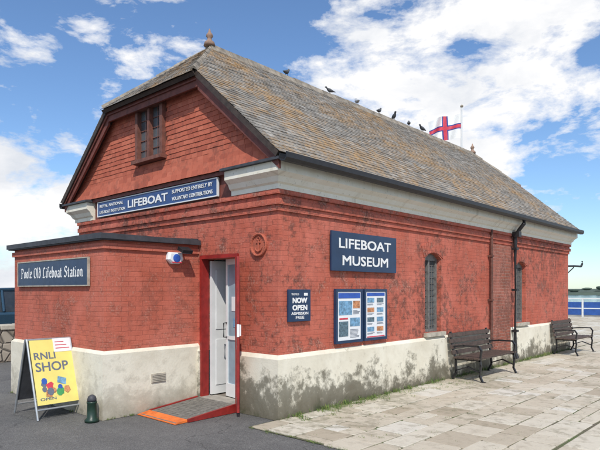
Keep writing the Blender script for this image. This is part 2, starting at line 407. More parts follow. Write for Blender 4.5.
# side windows
for (a0,a1,z0,z1) in wins:
    bb=B(); bb.box(a0,a1,.14,.15,z0,z1); w_=mk('window',bb,m_glassl,bld)
    b=B()
    for (p,q) in ((a0,a0+.04),(a1-.04,a1),((a0+a1)/2-.016,(a0+a1)/2+.016)): b.box(p,q,.09,.139,z0,z1)
    b.box(a0+.041,a1-.041,.092,.139,z0,z0+.045); b.box(a0+.041,a1-.041,.093,.139,z1-.13,z1)
    n=13
    for k in range(1,n): 
        zz=z0+(z1-z0)*k/n; b.box(a0+.041,a1-.041,.125,.137,zz-.004,zz+.004)
    for t in (.2,.35,.65,.8):
        xx=a0+(a1-a0)*t; b.box(xx-.004,xx+.004,.123,.138,z0,z1)
    mk('frame',b,m_greyframe,w_)
    b=B(); b.box(a0-.05,a1+.05,-.07,.13,z0-.07,z0-.002); mk('sill',b,m_stone,w_)
    b=B(); w=a1-a0; rise=.10; n=10
    for sgn in (0,1):
        pts=[]
        for k in range(n//2+1):
            t=k/(n) if sgn==0 else 1-k/n
            pts.append((a0+w*t,-.002,z1-rise*(2*t-1)**2))
        b.prism([(a0 if sgn==0 else a1,-.002,z1+.004)]+pts+[(a0+w/2,-.002,z1+.004)],(0,.16,0))
    nv=11
    for k in range(nv):
        t0=k/nv+.006;t1=(k+1)/nv-.006
        def A(t,o): return (a0-.06+(w+.12)*t+(t-.5)*o*.8,-.012,z1-rise*(2*t-1)**2+o+.005)
        b.tint=R(); b.prism([A(t0,0),A(t1,0),A(t1,.19),A(t0,.19)],(0,.02,0))
    mk('arch',b,m_brick,w_)
# roof slabs
b=B()
S=[(XF,-OV,ZE),(XB,-OV,ZE),(XB,YJ,ZJ),(R1,MID,ZR),(R0,MID,ZR),(XF,YJ,ZJ)]
Nn=[(XF,W+OV,ZE),(XB,W+OV,ZE),(XB,YK,ZJ),(R1,MID,ZR),(R0,MID,ZR),(XF,YK,ZJ)]
b.prism(S,Vector((0,-SS,1)).normalized()*-.07)
b.prism(Nn[::-1],Vector((0,SN,1)).normalized()*-.07)
hipn=Vector((-(ZR-ZJ),0,(R0-XF))).normalized()
b.prism([(XF-.06,YJ-.03,ZJ-.05),(R0,MID,ZR),(XF-.06,YK+.03,ZJ-.05)],hipn*-.06)
b.prism([(XB,YJ,ZJ),(R1,MID,ZR),(XB,YK,ZJ)],Vector(((ZR-ZJ),0,(XB-R1))).normalized()*-.06)
b.box(XF+.05,XB-.05,-OV+.02,0.02,3.17,3.20); b.box(XF+.05,XB-.05,W-.02,W+OV-.02,3.17,3.20)
roof=mk('roof',b,m_dkwood,bld)
b=B()
def slates(O,u,v,H,rng,rh,wmin,wmax,first=0):
    O=Vector(O);u=Vector(u);v=Vector(v);n=u.cross(v).normalized()
    if n.z<0:n=-n
    s=0.0
    while s<H-.02:
        h=rh*(1.2-.4*s/H) ; e=min(s+h,H)
        l0,l1=rng(s);h0,h1=rng(e)
        x=l0-U(0,.2)
        while x<l1:
            w=U(wmin,wmax); a=max(x,l0); c=min(x+w-.003,l1)
            if c-a>.02:
                b.tint=min(1,max(0,random.gauss(.5,.26)))
                at_=min(max(a,h0),h1); ct=min(max(c,h0),h1)
                j=U(-.0025,.003); d=U(-.007,.004); th=.007
                ee=min(e+.03,H)
                p=[O+u*a+v*(s+d)+n*(.018+j),O+u*c+v*(s+d+U(-.003,.003))+n*(.018+j+U(-.001,.002)),O+u*ct+v*ee+n*.010,O+u*at_+v*ee+n*.010]
                q=[k-n*th for k in p]
                b.hexa(q+p)
            x+=w
        s=e
hs=math.hypot(MID+OV,ZR-ZE); vS=Vector((0,MID+OV,ZR-ZE))/hs; fj=(ZJ-ZE)/(ZR-ZE)
hn=math.hypot(W+OV-MID,ZR-ZE)
def rr(H):
    def f(s):
        sj=H*fj
        if s<=sj: return XF,XB
        t=(s-sj)/(H-sj); return XF+(R0-XF)*t, XB+(R1-XB)*t
    return f
slates((0,-OV-.02,ZE-.015),X,vS,hs,rr(hs),.082,.10,.21)
slates((0,W+OV+.02,ZE-.015),X,Vector((0,-(W+OV-MID),ZR-ZE))/hn,hn,rr(hn),.13,.25,.4)
hh=math.hypot(R0-XF+.06,ZR-ZJ+.05); vH=Vector((R0-XF+.06,0,ZR-ZJ+.05))/hh
slates((XF-.08,0,ZJ-.06),Y,vH,hh,lambda s:(YJ-.03+(MID-YJ+.03)*s/hh,YK+.03-(YK+.03-MID)*s/hh),.082,.10,.21)
hb=math.hypot(XB-R1,ZR-ZJ); vB=Vector((R1-XB,0,ZR-ZJ))/hb
slates((XB+.01,0,ZJ),Y,vB,hb,lambda s:(YJ+(MID-YJ)*s/hb,YK-(YK-MID)*s/hb),.14,.2,.35)
mk('slate_covering',b,m_slate,roof)
b=B()
def caps(p,q,seg,wd,ht,drop):
    p=Vector(p);q=Vector(q);d=(q-p);n=max(1,round(d.length/seg));d.normalize();side=d.cross(Z).normalized();up=side.cross(d)
    ln=(q-p).length/n
    for k in range(n):
        a=p+d*(ln*k+.004);c=p+d*(ln*(k+1)-.004); j=U(-.006,.006); b.tint=R()
        pr=lambda o,e:[o+side*-wd-up*(drop),o+side*-wd*.45+up*(ht*.55+e),o+up*(ht+e),o+side*wd*.45+up*(ht*.55+e),o+side*wd-up*(drop),o+up*(ht-.03)]
        b.loft([pr(a,j+.006),pr(c,j)])
caps((R0-.05,MID,ZR+.01),(R1+.05,MID,ZR+.01),.42,.12,.05,.09)
caps((XF-.04,YJ-.02,ZJ-.01),(R0,MID,ZR-.01),.34,.055,.04,.02)
caps((XF-.04,YK+.02,ZJ-.01),(R0,MID,ZR-.01),.34,.055,.04,.02)
caps((XB,YJ,ZJ+.01),(R1,MID,ZR+.01),.34,.07,.04,.03)
caps((XB,YK,ZJ+.01),(R1,MID,ZR+.01),.34,.07,.04,.03)
mk('ridge_tiles',b,m_ridge,roof)
for xx in (R0-.02,R1):
    b=B(); pr=[(.10,-.02),(.085,.04),(.045,.07),(.035,.11),(.06,.14),(.05,.18),(.025,.21),(.010,.27)]
    b.loft([[(xx+r*math.cos(a*math.pi/5),MID+r*math.sin(a*math.pi/5),ZR+.04+h) for a in range(10)] for r,h in pr])
    mk('finial',b,m_terra,roof,True)
# gutter
b=B()
gp=[(-.062,3.235),(-.062,3.17),(-.03,3.135),(.03,3.135),(.062,3.17),(.062,3.235),(.05,3.235),(.05,3.175),(.025,3.15),(-.025,3.15),(-.05,3.175),(-.05,3.235)]
b.loft([[(x,-OV-.055+o,z) for o,z in gp] for x in (XF+.02,XB)]); mk('gutter',b,m_black,bld)
b=B(); b.loft([[(x,W+OV+.055+o,z) for o,z in gp] for x in (XF+.02,XB)]); mk('gutter',b,m_black,bld)
# downpipes
b=B(); b.tube([(7.30,-OV-.05,3.15),(7.30,-OV-.05,3.06),(7.30,-.20,2.94),(7.30,-.11,2.80),(7.30,-.11,.25),(7.30,-.16,.12)],.042,12)
for z in (2.5,1.6,.7): b.box(7.235,7.365,-.165,-.05,z,z+.05)
b.box(7.23,7.37,-.22,-.07,2.78,2.90)
mk('downpipe',b,m_black,bld)
b=B(); b.tube([(6.16,-.07,2.86),(6.16,-.07,.3)],.028,10)
for z in (2.3,1.4,.6): b.box(6.12,6.20,-.105,0,z,z+.035)
mk('downpipe',b,m_rust,bld)
# round emblem plaque
b=B(); cy_,cz_=.33,2.19
ring=lambda r,x:[(-x,cy_+r*math.cos(a*math.pi/16),cz_+r*math.sin(a*math.pi/16)) for a in range(32)]
b.loft([ring(.15,0),ring(.15,.030),ring(.14,.038),ring(.125,.030),ring(.122,.014),ring(.02,.014)])
for k in range(24):
    a=k*math.pi/12; b.obox((-.038,cy_+.137*math.cos(a),cz_+.137*math.sin(a)),X,Y,Z,.008,.010,.010)
b.tube([(-.022,cy_,cz_+.055),(-.024,cy_,cz_-.075)],.011,8); b.tube([(-.022,cy_-.04,cz_+.03),(-.022,cy_+.04,cz_+.03)],.009,8)
b.tube([(-.02,cy_-.065,cz_-.03),(-.024,cy_-.045,cz_-.065),(-.026,cy_,cz_-.085),(-.024,cy_+.045,cz_-.065),(-.02,cy_+.065,cz_-.03)],[.005,.011,.013,.011,.005],8)
b.tube([(-.022,cy_+.03*math.cos(a*math.pi/4)*.8,cz_+.078+.022*math.sin(a*math.pi/4)) for a in range(9)],.007,6)
mk('roundel',b,m_tile,bld)
# door
b=B()
b.box(-.03,.10,DY0-.015,DY0+.03,0.02,DZ); b.box(-.03,.10,DY1-.03,DY1+.012,0.02,DZ); b.box(-.031,.10,DY0-.015,DY1+.012,DZ+.001,DZ+.05)
dfr=mk('door_frame',b,m_red,bld)
ya,yb=DY0+.032,DY0+.50
xd=.13; AN=math.radians(-9)
b=B()
b.box(xd,xd+.04,ya,ya+.045,.12,DZ-.002); b.box(xd,xd+.04,yb-.045,yb,.12,DZ-.002)
b.box(xd,xd+.04,ya+.046,yb-.046,.12,.30); b.box(xd,xd+.04,ya+.046,yb-.046,DZ-.08,DZ-.002); b.box(xd,xd+.04,ya+.046,yb-.046,.92,.97)
b.m=1; b.box(xd+.015,xd+.022,ya+.045,yb-.045,.30,.92); b.box(xd+.015,xd+.022,ya+.045,yb-.045,.97,DZ-.08)
b.m=2; b.box(xd+.008,xd+.012,ya+.14,yb-.14,1.32,1.52); b.m=3; b.box(xd+.008,xd+.012,ya+.15,yb-.18,1.10,1.22)
b.rotz(xd,ya,AN)
door=mk('door',b,[m_wdoor,m_glassd,m_paper,m_pic1],bld); door["label"]='glazed white inner door standing ajar'
b=B(); b.tube([(xd,yb-.025,.95),(xd-.05,yb-.025,.95),(xd-.05,yb-.025,1.15),(xd,yb-.025,1.15)],.01,8); b.rotz(xd,ya,AN); mk('handle',b,m_black,door)
# red outer leaf folded out, nearly edge-on
hx,hy=-.035,DY0-.02; dl=Vector((-.64,-.77,0)).normalized(); dn=Vector((dl.y,-dl.x,0)); LW=.34
c0=Vector((hx,hy,0))+dl*LW/2
b=B(); b.obox(c0+Z*1.05,dl,dn,Z,LW,.035,1.98)
for z0_,z1_ in ((.25,.85),(1.25,1.90)):
    for s_ in (-1,1): b.obox(c0+Z*(z0_+z1_)/2+dn*s_*.02,dl,dn,Z,LW-.14,.004,z1_-z0_)
rd=mk('door',b,m_red,bld); rd["label"]='narrow red outer door leaf folded open'
c1=Vector((hx,hy,0))+dl*(LW+.001)
b=B(); b.obox(c1+Z*1.10,dl,dn,Z,.012,.03,.16); b.obox(c0+dl*.11+dn*-.028+Z*1.1,dl,dn,Z,.08,.02,.14); mk('door_lock_plate',b,m_paper,rd)
b=B(); b.box(.12,.56,DY1-.07,DY1-.03,.12,DZ-.02)
for z0_,z1_ in ((.25,.9),(1.05,1.9)): b.box(.20,.48,DY1-.08,DY1-.071,z0_,z1_)
wd=mk('door',b,m_wdoor,bld); wd["label"]='white panelled inner door standing open'
b=B(); b.m=0
b.face([(1.3,.3,.1),(1.3,2.4,.1),(1.3,2.4,2.4),(1.3,.3,2.4)])
b.face([(.22,2.4,.1),(1.3,2.4,.1),(1.3,2.4,2.4),(.22,2.4,2.4)])
b.face([(.22,.3,.1),(1.3,.3,.1),(1.3,.3,2.4),(.22,.3,2.4)])
b.face([(.22,.3,2.4),(1.3,.3,2.4),(1.3,2.4,2.4),(.22,2.4,2.4)])
b.m=1; b.face([(-.0,.3,.1),(1.3,.3,.1),(1.3,2.4,.1),(-.0,2.4,.1)])
b.m=2; b.box(1.26,1.295,1.50,1.95,.9,1.8)
for r_ in range(3):
    for c_ in range(3):
        b.m=3+(r_+c_)%3; b.box(1.24,1.259,1.53+c_*.14,1.63+c_*.14,1.0+r_*.27,1.2+r_*.27)
mk('entrance_hall',b,[m_inside,m_intfloor,m_alum,m_bluepr,m_pink,m_paper],bld)
b=B(); b.box(-.06,.2,DY0+.001,DY1-.001,.0,.105); mk('threshold',b,m_concrete,bld)
# annexe
AY0,AY1,AX,AZ,AP=1.606,4.40,-1.448,2.26,.85
b=B()
wall(b,'x',AY0,AX,0,AP-.05,AZ,[],1,.1); wall(b,'y',AX,AY0,AY1,AP-.05,AZ,[],1,.1); wall(b,'x',AY1,AX,0,AP-.05,AZ,[],-1,.1)
b.sweep([(0,AY1),(AX,AY1),(AX,AY0),(0,AY0)],[(-.02,2.13),(.03,2.13),(.03,2.20),(-.02,2.20)])
ann=mk('annexe',b,m_brick_ann,bld)
b=B(); b.sweep([(0,AY1),(AX,AY1),(AX,AY0),(0,AY0)],[(-.02,0),(.04,0),(.04,AP-.04),(.0,AP),(-.02,AP)]); mk('annexe_plinth',b,m_plinth_a,ann)
b=B(); o=.07
b.hexa([(AX-o,AY0-o,2.235),(-.05,AY0-o,2.255),(-.05,AY1+o,2.255),(AX-o,AY1+o,2.235),(AX-o,AY0-o,2.29),(-.05,AY0-o,2.34),(-.05,AY1+o,2.34),(AX-o,AY1+o,2.29)])
b.sweep([(-.02,AY1+o),(AX-o,AY1+o),(AX-o,AY0-o),(-.02,AY0-o)],[(0,2.25),(.02,2.25),(.02,2.318),(0,2.318)])
mk('annexe_roof',b,m_lead,ann)
b=B(); b.box(-.80,-.58,AY0-.052,AY0-.035,.38,.50)
for k in range(5): b.box(-.79,-.59,AY0-.06,AY0-.053,.392+k*.021,.402+k*.021)
mk('air_vent',b,m_stone,ann)
# ------------------------------------------------------------------ SIGNS
def board(name,label,x0,x1,z0,z1,mat,frame=None,fw=.02,side=True,off=0,th=.03):
    if side: loc=((x0+x1)/2,off,z0)
    else: loc=(off,(x0+x1)/2,z0)
    t=thing(name,loc,label,'sign')
    bb=B()
    if side: bb.box(x0,x1,off-th,off-.002,z0,z1)
    else: bb.box(off-th,off-.002,x0,x1,z0,z1)
    mk('board',bb,mat,t,bevel=.003)
    if frame:
        bb=B()
        for a,c,e,g in ((x0-.005,x1+.005,z0-.005,z0+fw),(x0-.005,x1+.005,z1-fw,z1+.005),(x0-.005,x0+fw,z0+fw+.001,z1-fw-.001),(x1-fw,x1+.005,z0+fw+.001,z1-fw-.001)):
            if side: bb.box(a,c,off-th-.008,off-.004,e,g)
            else: bb.box(off-th-.008,off-.004,a,c,e,g)
        mk('frame',bb,frame,t)
    return t
t=board('wall_sign','large navy museum board with white lettering on red brick wall',.98,2.60,1.88,2.43,m_navy,None,off=-.03)
b=B(); add_text(b,'LIFEBOAT',(1.14,-.0605,2.20),X,Z,1.30,.14,.010); mk('lettering',b,m_text,t)
b=B(); add_text(b,'MUSEUM',(1.22,-.0605,1.96),X,Z,1.14,.14,.010); mk('lettering',b,m_text,t)
t=board('wall_sign','small dark opening notice board on brick wall beside the corner',.15,.57,1.21,1.62,m_navy,None,off=-.01)
b=B(); y=-.0405
add_text(b,'THE OLD',(.20,y,1.545),X,Z,.14,.028,.0)
b.box(.44,.51,y-.002,y,1.54,1.575)
add_text(b,'NOW',(.22,y,1.445),X,Z,.28,.07,.010); add_text(b,'OPEN',(.22,y,1.352),X,Z,.28,.07,.010)
add_text(b,'ADMISSION',(.20,y,1.295),X,Z,.32,.036,.003); add_text(b,'FREE',(.28,y,1.243),X,Z,.16,.036,.003)
mk('lettering',b,m_text,t)
t=board('fascia_sign','long narrow blue fascia board with white lettering under the gable',1.08,4.36,2.895,3.145,m_sky_blue,m_wdoor,.010,side=False,off=-.045,th=.03)
x=-.0795; mY=-Y
b=B(); add_text(b,'ROYAL NATIONAL',(x,4.28,3.045),mY,Z,.78,.05,.003); add_text(b,'LIFE-BOAT INSTITUTION',(x,4.28,2.94),mY,Z,.84,.05,.003); mk('lettering',b,m_text,t)
b=B(); add_text(b,'LIFEBOAT',(x,3.36,2.955),mY,Z,1.12,.125,.012); mk('lettering',b,m_text,t)
b=B(); add_text(b,'SUPPORTED ENTIRELY BY',(x,2.13,3.045),mY,Z,.95,.055,.003); add_text(b,'VOLUNTARY CONTRIBUTIONS',(x,2.13,2.94),mY,Z,.95,.055,.003)
mk('lettering',b,m_text,t)
GL={'P':(.62,[[(.14,.95),(.14,.02)],[(.0,.9),(.14,.95),(.45,.9),(.52,.72),(.42,.5),(.14,.48)],[(.0,.02),(.26,.02)]]),
'o':(.52,[[(.12,.5),(.12,.12),(.28,.0),(.42,.12),(.42,.5),(.28,.62),(.12,.5)]]),
'l':(.26,[[(.1,1),(.1,.08),(.2,.0)]]),
'e':(.50,[[(.12,.3),(.42,.42),(.32,.62),(.12,.5),(.12,.12),(.28,0),(.42,.1)]]),
'O':(.76,[[(.3,.95),(.1,.75),(.1,.2),(.3,.0),(.55,.05),(.66,.25),(.66,.75),(.5,.95),(.2,.85)]]),
'd':(.52,[[(.12,.5),(.12,.12),(.28,.0),(.42,.12),(.42,.5),(.28,.62),(.12,.5)],[(.42,.5),(.36,.75),(.14,.98)]]),
'L':(.66,[[(.35,.95),(.18,.8),(.18,.12),(.05,.0)],[(.05,.05),(.4,.0),(.56,.14)],[(.35,.95),(.5,.82)]]),
'i':(.26,[[(.1,.6),(.1,.08),(.2,.0)],[(.08,.82),(.13,.88)]]),
'f':(.38,[[(.36,.92),(.2,.98),(.14,.85),(.14,0)],[(.0,.6),(.32,.6)]]),
'b':(.52,[[(.1,1),(.1,.1),(.25,0),(.42,.12),(.42,.5),(.25,.62),(.1,.5)]]),
'a':(.54,[[(.1,.55),(.3,.62),(.42,.5),(.42,.08),(.5,0)],[(.42,.38),(.12,.26),(.12,.08),(.28,0),(.42,.12)]]),
't':(.38,[[(.15,.82),(.15,.1),(.3,0)],[(.0,.6),(.32,.6)]]),
'S':(.66,[[(.55,.82),(.35,.97),(.12,.8),(.16,.6),(.48,.42),(.52,.2),(.3,.0),(.04,.12)]]),
'n':(.54,[[(.1,.6),(.1,0)],[(.1,.5),(.3,.62),(.42,.5),(.42,.08),(.5,0)]]),' ':(.34,[])}
def blackletter(b,s,orig,ux,uy,w,h):
    tot=sum(GL[c][0]+.04 for c in s); sx=w/tot; O=Vector(orig); ux=Vector(ux);uy=Vector(uy);un=ux.cross(uy); cx=0;k=0
    nib=Vector((.055,.05))
    for c in s:
        for st in GL[c][1]:
            for p,q in zip(st[:-1],st[1:]):
                p=Vector((p[0]+cx,p[1]));q=Vector((q[0]+cx,q[1])); k+=1
                d=(q-p); n2=nib
                if abs(d.x*nib.y-d.y*nib.x)/max(d.length,1e-6)<.035: n2=Vector((.03,-.03))
                pts=[p-n2,q-n2,q+n2,p+n2]
                f=lambda v,z:O+ux*(v.x*sx)+uy*(v.y*h)+un*z
                zt=.002+.00006*(k%25)
                b.hexa([f(v,0) for v in pts]+[f(v,zt) for v in pts])
        cx+=GL[c][0]+.04
t=board('wall_sign','navy board with gothic white lettering on the extension front',1.95,4.18,1.67,2.035,m_navy,m_stone,.010,side=False,off=AX-.005,th=.03)
b=B(); blackletter(b,'Poole Old Lifeboat Station',(AX-.0355,4.05,1.79),mY,Z,1.97,.15); mk('lettering',b,m_text,t)
# notice boards
for k,(x0,x1) in enumerate(((1.09,1.70),(1.76,2.34))):
    t=board('notice_board',['glazed notice case with sea photograph and printed sheets','glazed notice case with columns of photographs and text'][k]+' on brick wall',x0,x1,.87,1.625,m_paper,m_navy,.035,off=-.01,th=.04)
    t['category']='notice board'
    b=B(); y0_=-.0525; w=x1-x0
    def r(m,a,c,e,g): b.m=m; b.box(x0+w*a,x0+w*c,y0_-.001,y0_+.0005,.87+.755*e,.87+.755*g)
    if k==0:
        r(0,.08,.92,.83,.93); r(1,.10,.60,.52,.78); r(2,.64,.90,.64,.78); r(3,.10,.45,.12,.40); r(4,.12,.44,.435,.465)
        r(1,.52,.90,.30,.46)
        for q in range(7): r(5,.52,U(.75,.9),.09+q*.024,.098+q*.024)
        for q in range(4): r(5,.64,U(.8,.9),.53+q*.022,.538+q*.022)
    else:
        r(0,.10,.90,.87,.93)
        for ci in range(2):
            for ri in range(4):
                a=.12+ci*.42; e=.68-ri*.19
                r([1,2,3,1][(ri+ci*2)%4],a,a+.30,e+.06,e+.15)
                for q in range(2): r(5,a,a+U(.2,.32),e+.01+q*.018,e+.017+q*.018)
        r(4,.1,.9,.055,.075)
    mk('printed_sheet',b,[m_bluepr,m_pic1,m_pic2,m_pic3,m_pink,m_ink],t)
# alarm box
yy=AY0
t=thing('alarm_box',(-.42,yy,2.0),'white burglar alarm bell box with blue centre on the extension wall','alarm')
b=B(); cx=-.42
prof_=[(-.11,2.13),(.11,2.13),(.13,2.03),(.06,1.97),(-.06,1.97),(-.13,2.03)]
b.loft([[(cx+p*1.0,yy-.001,z) for p,z in prof_],[(cx+p,yy-.05,z) for p,z in prof_],[(cx+p*.8,yy-.075,2.05+(z-2.05)*.8) for p,z in prof_]])
mk('case',b,m_paper,t,bevel=.004)
b=B(); b.loft([[(cx+r*math.cos(a*math.pi/10),yy-y,2.05+r*math.sin(a*math.pi/10)) for a in range(20)] for r,y in ((.058,.07),(.055,.085),(.03,.09))]); b.m=1; b.box(cx-.08,cx+.08,yy-.082,yy-.0755,1.985,2.0)
mk('badge',b,[m_bluepr,m_pink],t)
t=thing('floodlight',(-.30,yy,2.15),'small black floodlight bracketed under the extension eave','lamp')
b=B(); b.tube([(-.30,yy,2.20),(-.32,yy-.10,2.17)],.012,8); b.obox((-.34,yy-.16,2.16),X,Vector((0,.9,.43)),Vector((0,-.43,.9)),.17,.13,.05); mk('housing',b,m_black,t,bevel=.006)
b=B(); b.obox((-.34,yy-.1495,2.133),X,Vector((0,.9,.43)),Vector((0,-.43,.9)),.14,.10,.006); mk('lamp_glass',b,m_glassd,t)
# ramp
t=thing('door_ramp',(-.5,1.1,0),'low metal wheelchair ramp with orange edges lying at the doorway','ramp')
b=B(); x0,x1=-1.0,-.065
b.hexa([(x0,.74,0.002),(x1,.74,0.002),(x1,1.52,0.002),(x0,1.52,0.002),(x0,.74,.014),(x1,.74,.10),(x1,1.52,.10),(x0,1.52,.014)]); 
for k in range(14):
    f0=.20+k*.055; xx=x0+(x1-x0)*f0; zz=.014+.086*f0
    b.hexa([(xx,.79,zz),(xx+.012,.79,zz),(xx+.012,1.47,zz),(xx,1.47,zz),(xx,.79,zz+.004),(xx+.012,.79,zz+.004),(xx+.012,1.47,zz+.004),(xx,1.47,zz+.004)])
mk('tread',b,m_mat,t)
b=B(); b.hexa([(x0-.02,.72,.002),(x0+.16,.72,.002),(x0+.16,1.54,.002),(x0-.02,1.54,.002),(x0-.02,.72,.010),(x0+.16,.72,.036),(x0+.16,1.54,.036),(x0-.02,1.54,.010)])
mk('edge_strip',b,m_orange,t)
for ya_ in (.70,1.525):
    b=B(); b.hexa([(x0+.165,ya_,.002),(x1,ya_,.002),(x1,ya_+.03,.002),(x0+.165,ya_+.03,.002),(x0+.165,ya_,.042),(x1,ya_,.115),(x1,ya_+.03,.115),(x0+.165,ya_+.03,.042)]); mk('side_rail',b,m_red,t)
# A-board
t=thing('pavement_sign',(-1.76,2.45,0),'yellow shop advertising board on a folding metal frame','sign')
def ab(u,zz,front=True,o=0):
    f=zz/.98; yb_=(2.14+(2.48-2.14)*f) if front else (2.86-(2.86-2.52)*f)
    return Vector((-2.03+u*.56, yb_+o, zz))
b=B()
for fr in (True,False):
    for u in (0,1): b.tube([ab(u,.0,fr),ab(u,.98,fr)],.014,8)
    b.tube([ab(0,.12,fr),ab(1,.12,fr)],.012,8); b.tube([ab(0,.97,fr),ab(1,.97,fr)],.014,8)
mk('frame',b,m_alum,t)
un=Vector((0,-1,.347)).normalized(); uu=Vector((0,.34,.98)).normalized()
def pan(b,u0,u1,z0,z1,o):
    pts=[ab(u0,z0)+un*.012,ab(u1,z0)+un*.012,ab(u1,z1)+un*.012,ab(u0,z1)+un*.012]
    b.hexa([p for p in pts]+[p+un*o for p in pts])
b=B(); pan(b,.03,.97,.17,.96,.008); mk('poster',b,m_yellow,t)
b=B(); pan(b,.56,.97,.80,.97,.012); mk('paper_notice',b,m_paper,t)
b=B(); P0=lambda u,z,o=0:ab(u,z)+un*(.0205+o)
b.m=0
add_text(b,'RNLI',P0(.09,.72),X,uu,.27,.09,.004,.002); add_text(b,'SHOP',P0(.09,.57),X,uu,.42,.12,.005,.002)
mk('lettering',b,m_ink,t)
b=B()
for q in range(16):
    u_=U(.22,.80); z_=U(.30,.46); s_=U(.03,.06); b.m=q%6; n_=random.choice([4,5,8]); a0_=U(0,3)
    b.prism([P0(u_+s_*1.6*math.cos(a0_+a*2*math.pi/n_),z_+s_*math.sin(a0_+a*2*math.pi/n_),.0002*q) for a in range(n_)],un*.0015)
b.m=0; add_text(b,'OPEN',P0(.10,.22),X,uu,.20,.035,.002,.002)
mk('product_picture',b,[m_ink,m_pic2,m_pic1,m_grpr,m_pink,m_bluepr],t)
b=B()
for q in range(3): 
    p=[ab(.60,.84+q*.04)+un*.0245,ab(.93-.06*q,.84+q*.04)+un*.0245,ab(.93-.06*q,.850+q*.04)+un*.0245,ab(.60,.850+q*.04)+un*.0245]; b.prism(p,un*.001)
mk('printed_lines',b,m_pink,t)
b=B(); pts=[ab(.03,.17,False),ab(.97,.17,False),ab(.97,.96,False),ab(.03,.96,False)]; b.prism(pts,(0,.01,0))
mk('rear_panel',b,m_lead,t)
t=thing('short_post',(-1.60,1.66,0),'knee-low dark green post with domed cap beside the extension corner','post')
b=B(); c=(-1.60,1.62)
b.loft([[(c[0]+r*math.cos(a*math.pi/9),c[1]+r*math.sin(a*math.pi/9),z) for a in range(18)] for r,z in ((.085,0),(.085,.03),(.06,.05),(.055,.22),(.062,.23),(.062,.25))]); mk('shaft',b,m_grn,t,True)
b=B(); b.loft([[(c[0]+r*math.cos(a*math.pi/9),c[1]+r*math.sin(a*math.pi/9),z) for a in range(18)] for r,z in ((.055,.251),(.055,.28),(.045,.31),(.018,.33))]); mk('cap',b,m_lead,t,True)
# benches
def bench(x0,x1,group):
    t=thing('park_bench',((x0+x1)/2,-.4,0),'dark slatted timber bench with iron ends standing against the wall','bench',group)
    b=B()
    for k in range(5): b.box(x0,x1,-.66+k*.098,-.66+k*.098+.08,.40,.43)
    mk('seat',b,m_benchw,t,bevel=.004)
    b=B()
    for k in range(4):
        yk=-.165+k*.022; zk=.50+k*.10; b.obox(((x0+x1)/2,yk,zk),X,Vector((0,.22,.97)),Vector((0,-.97,.22)),x1-x0,.078,.026)
    mk('backrest',b,m_benchw,t,bevel=.004)
    for xe in (x0+.10,x1-.10):
        b=B(); w=.04
        def strip(pts,ww=.025): 
            for p,q in zip(pts[:-1],pts[1:]):
                p=Vector((xe,*p));q=Vector((xe,*q)); d=(q-p); l=d.length+.012; d.normalize(); b.obox((p+q)/2,X,d,X.cross(d),w,l,ww)
        strip([(-.70,.0),(-.64,.12),(-.66,.30),(-.64,.385)],.03); strip([(-.12,.0),(-.20,.15),(-.19,.385),(-.125,.60),(-.085,.86)],.03)
        strip([(-.66,.385),(-.19,.385)],.03); strip([(-.64,.18),(-.42,.26),(-.20,.18)],.02)
        b.box(xe-.03,xe+.03,-.74,-.66,0,.022); b.box(xe-.03,xe+.03,-.16,-.08,0,.022)
        mk('leg',b,m_black,t)
        b=B(); strip([(-.65,.41),(-.67,.56),(-.62,.63),(-.35,.63),(-.12,.60)],.028); mk('armrest',b,m_black,t)
    return t
bench(4.25,5.95,'benches along the side wall'); bench(9.65,11.2,'benches along the side wall')
t=thing('wall_bracket',(L,0,2.5),'thin black iron arm projecting from the far end wall','bracket')
b=B(); b.tube([(L,.1,2.28),(L+.55,.0,2.30),(L+1.0,-.05,2.30)],.028,8); b.tube([(L,.1,2.0),(L+.5,.0,2.26)],.015,6); b.tube([(L+1.0,-.05,2.30),(L+1.08,-.06,2.38),(L+1.08,-.06,2.46)],.03,8); mk('arm',b,m_black,t)
# flag
t=thing('flagpole',(12.6,3.75,0),'tall white pole behind the roof','flagpole')
b=B(); b.tube([(12.6,3.75,0),(12.6,3.75,7.75)],[.05,.028],12); mk('pole',b,m_wdoor,t)
b=B(); b.loft([[(12.6+r*math.cos(a*math.pi/5),3.75+r*math.sin(a*math.pi/5),7.75+z) for a in range(10)] for r,z in ((.02,0),(.05,.03),(.05,.07),(.02,.10))]); mk('cap',b,m_ridge,t,True)
t=thing('flag',(12.6,3.75,7.0),'white flag with red cross edged in blue, blowing from the pole','flag')
b=B(); nx,nz=64,44; d=Vector((-.70,.71,0)); pn=Vector((.71,.70,0))
def fp(i,j):
    u=i/nx;v=j/nz; wv=.13*math.sin(u*11+v*2.2)*u**.6
    return Vector((12.6,3.75,6.72))+d*(1.20*u*.93)+pn*wv+Z*(v*.80-.24*u*u+.035*math.sin(u*11+v*1.5))
for i in range(nx):
    for j in range(nz):
        u=abs((i+.5)/nx-.5)*1.55; v=abs((j+.5)/nz-.5)
        mn=min(u,v); b.m=1 if mn<.07 else 2 if mn<.115 else 0
        b.face([fp(i,j),fp(i+1,j),fp(i+1,j+1),fp(i,j+1)])
mk('cloth',b,[m_text,m_pink,m_navycloth],t,True)
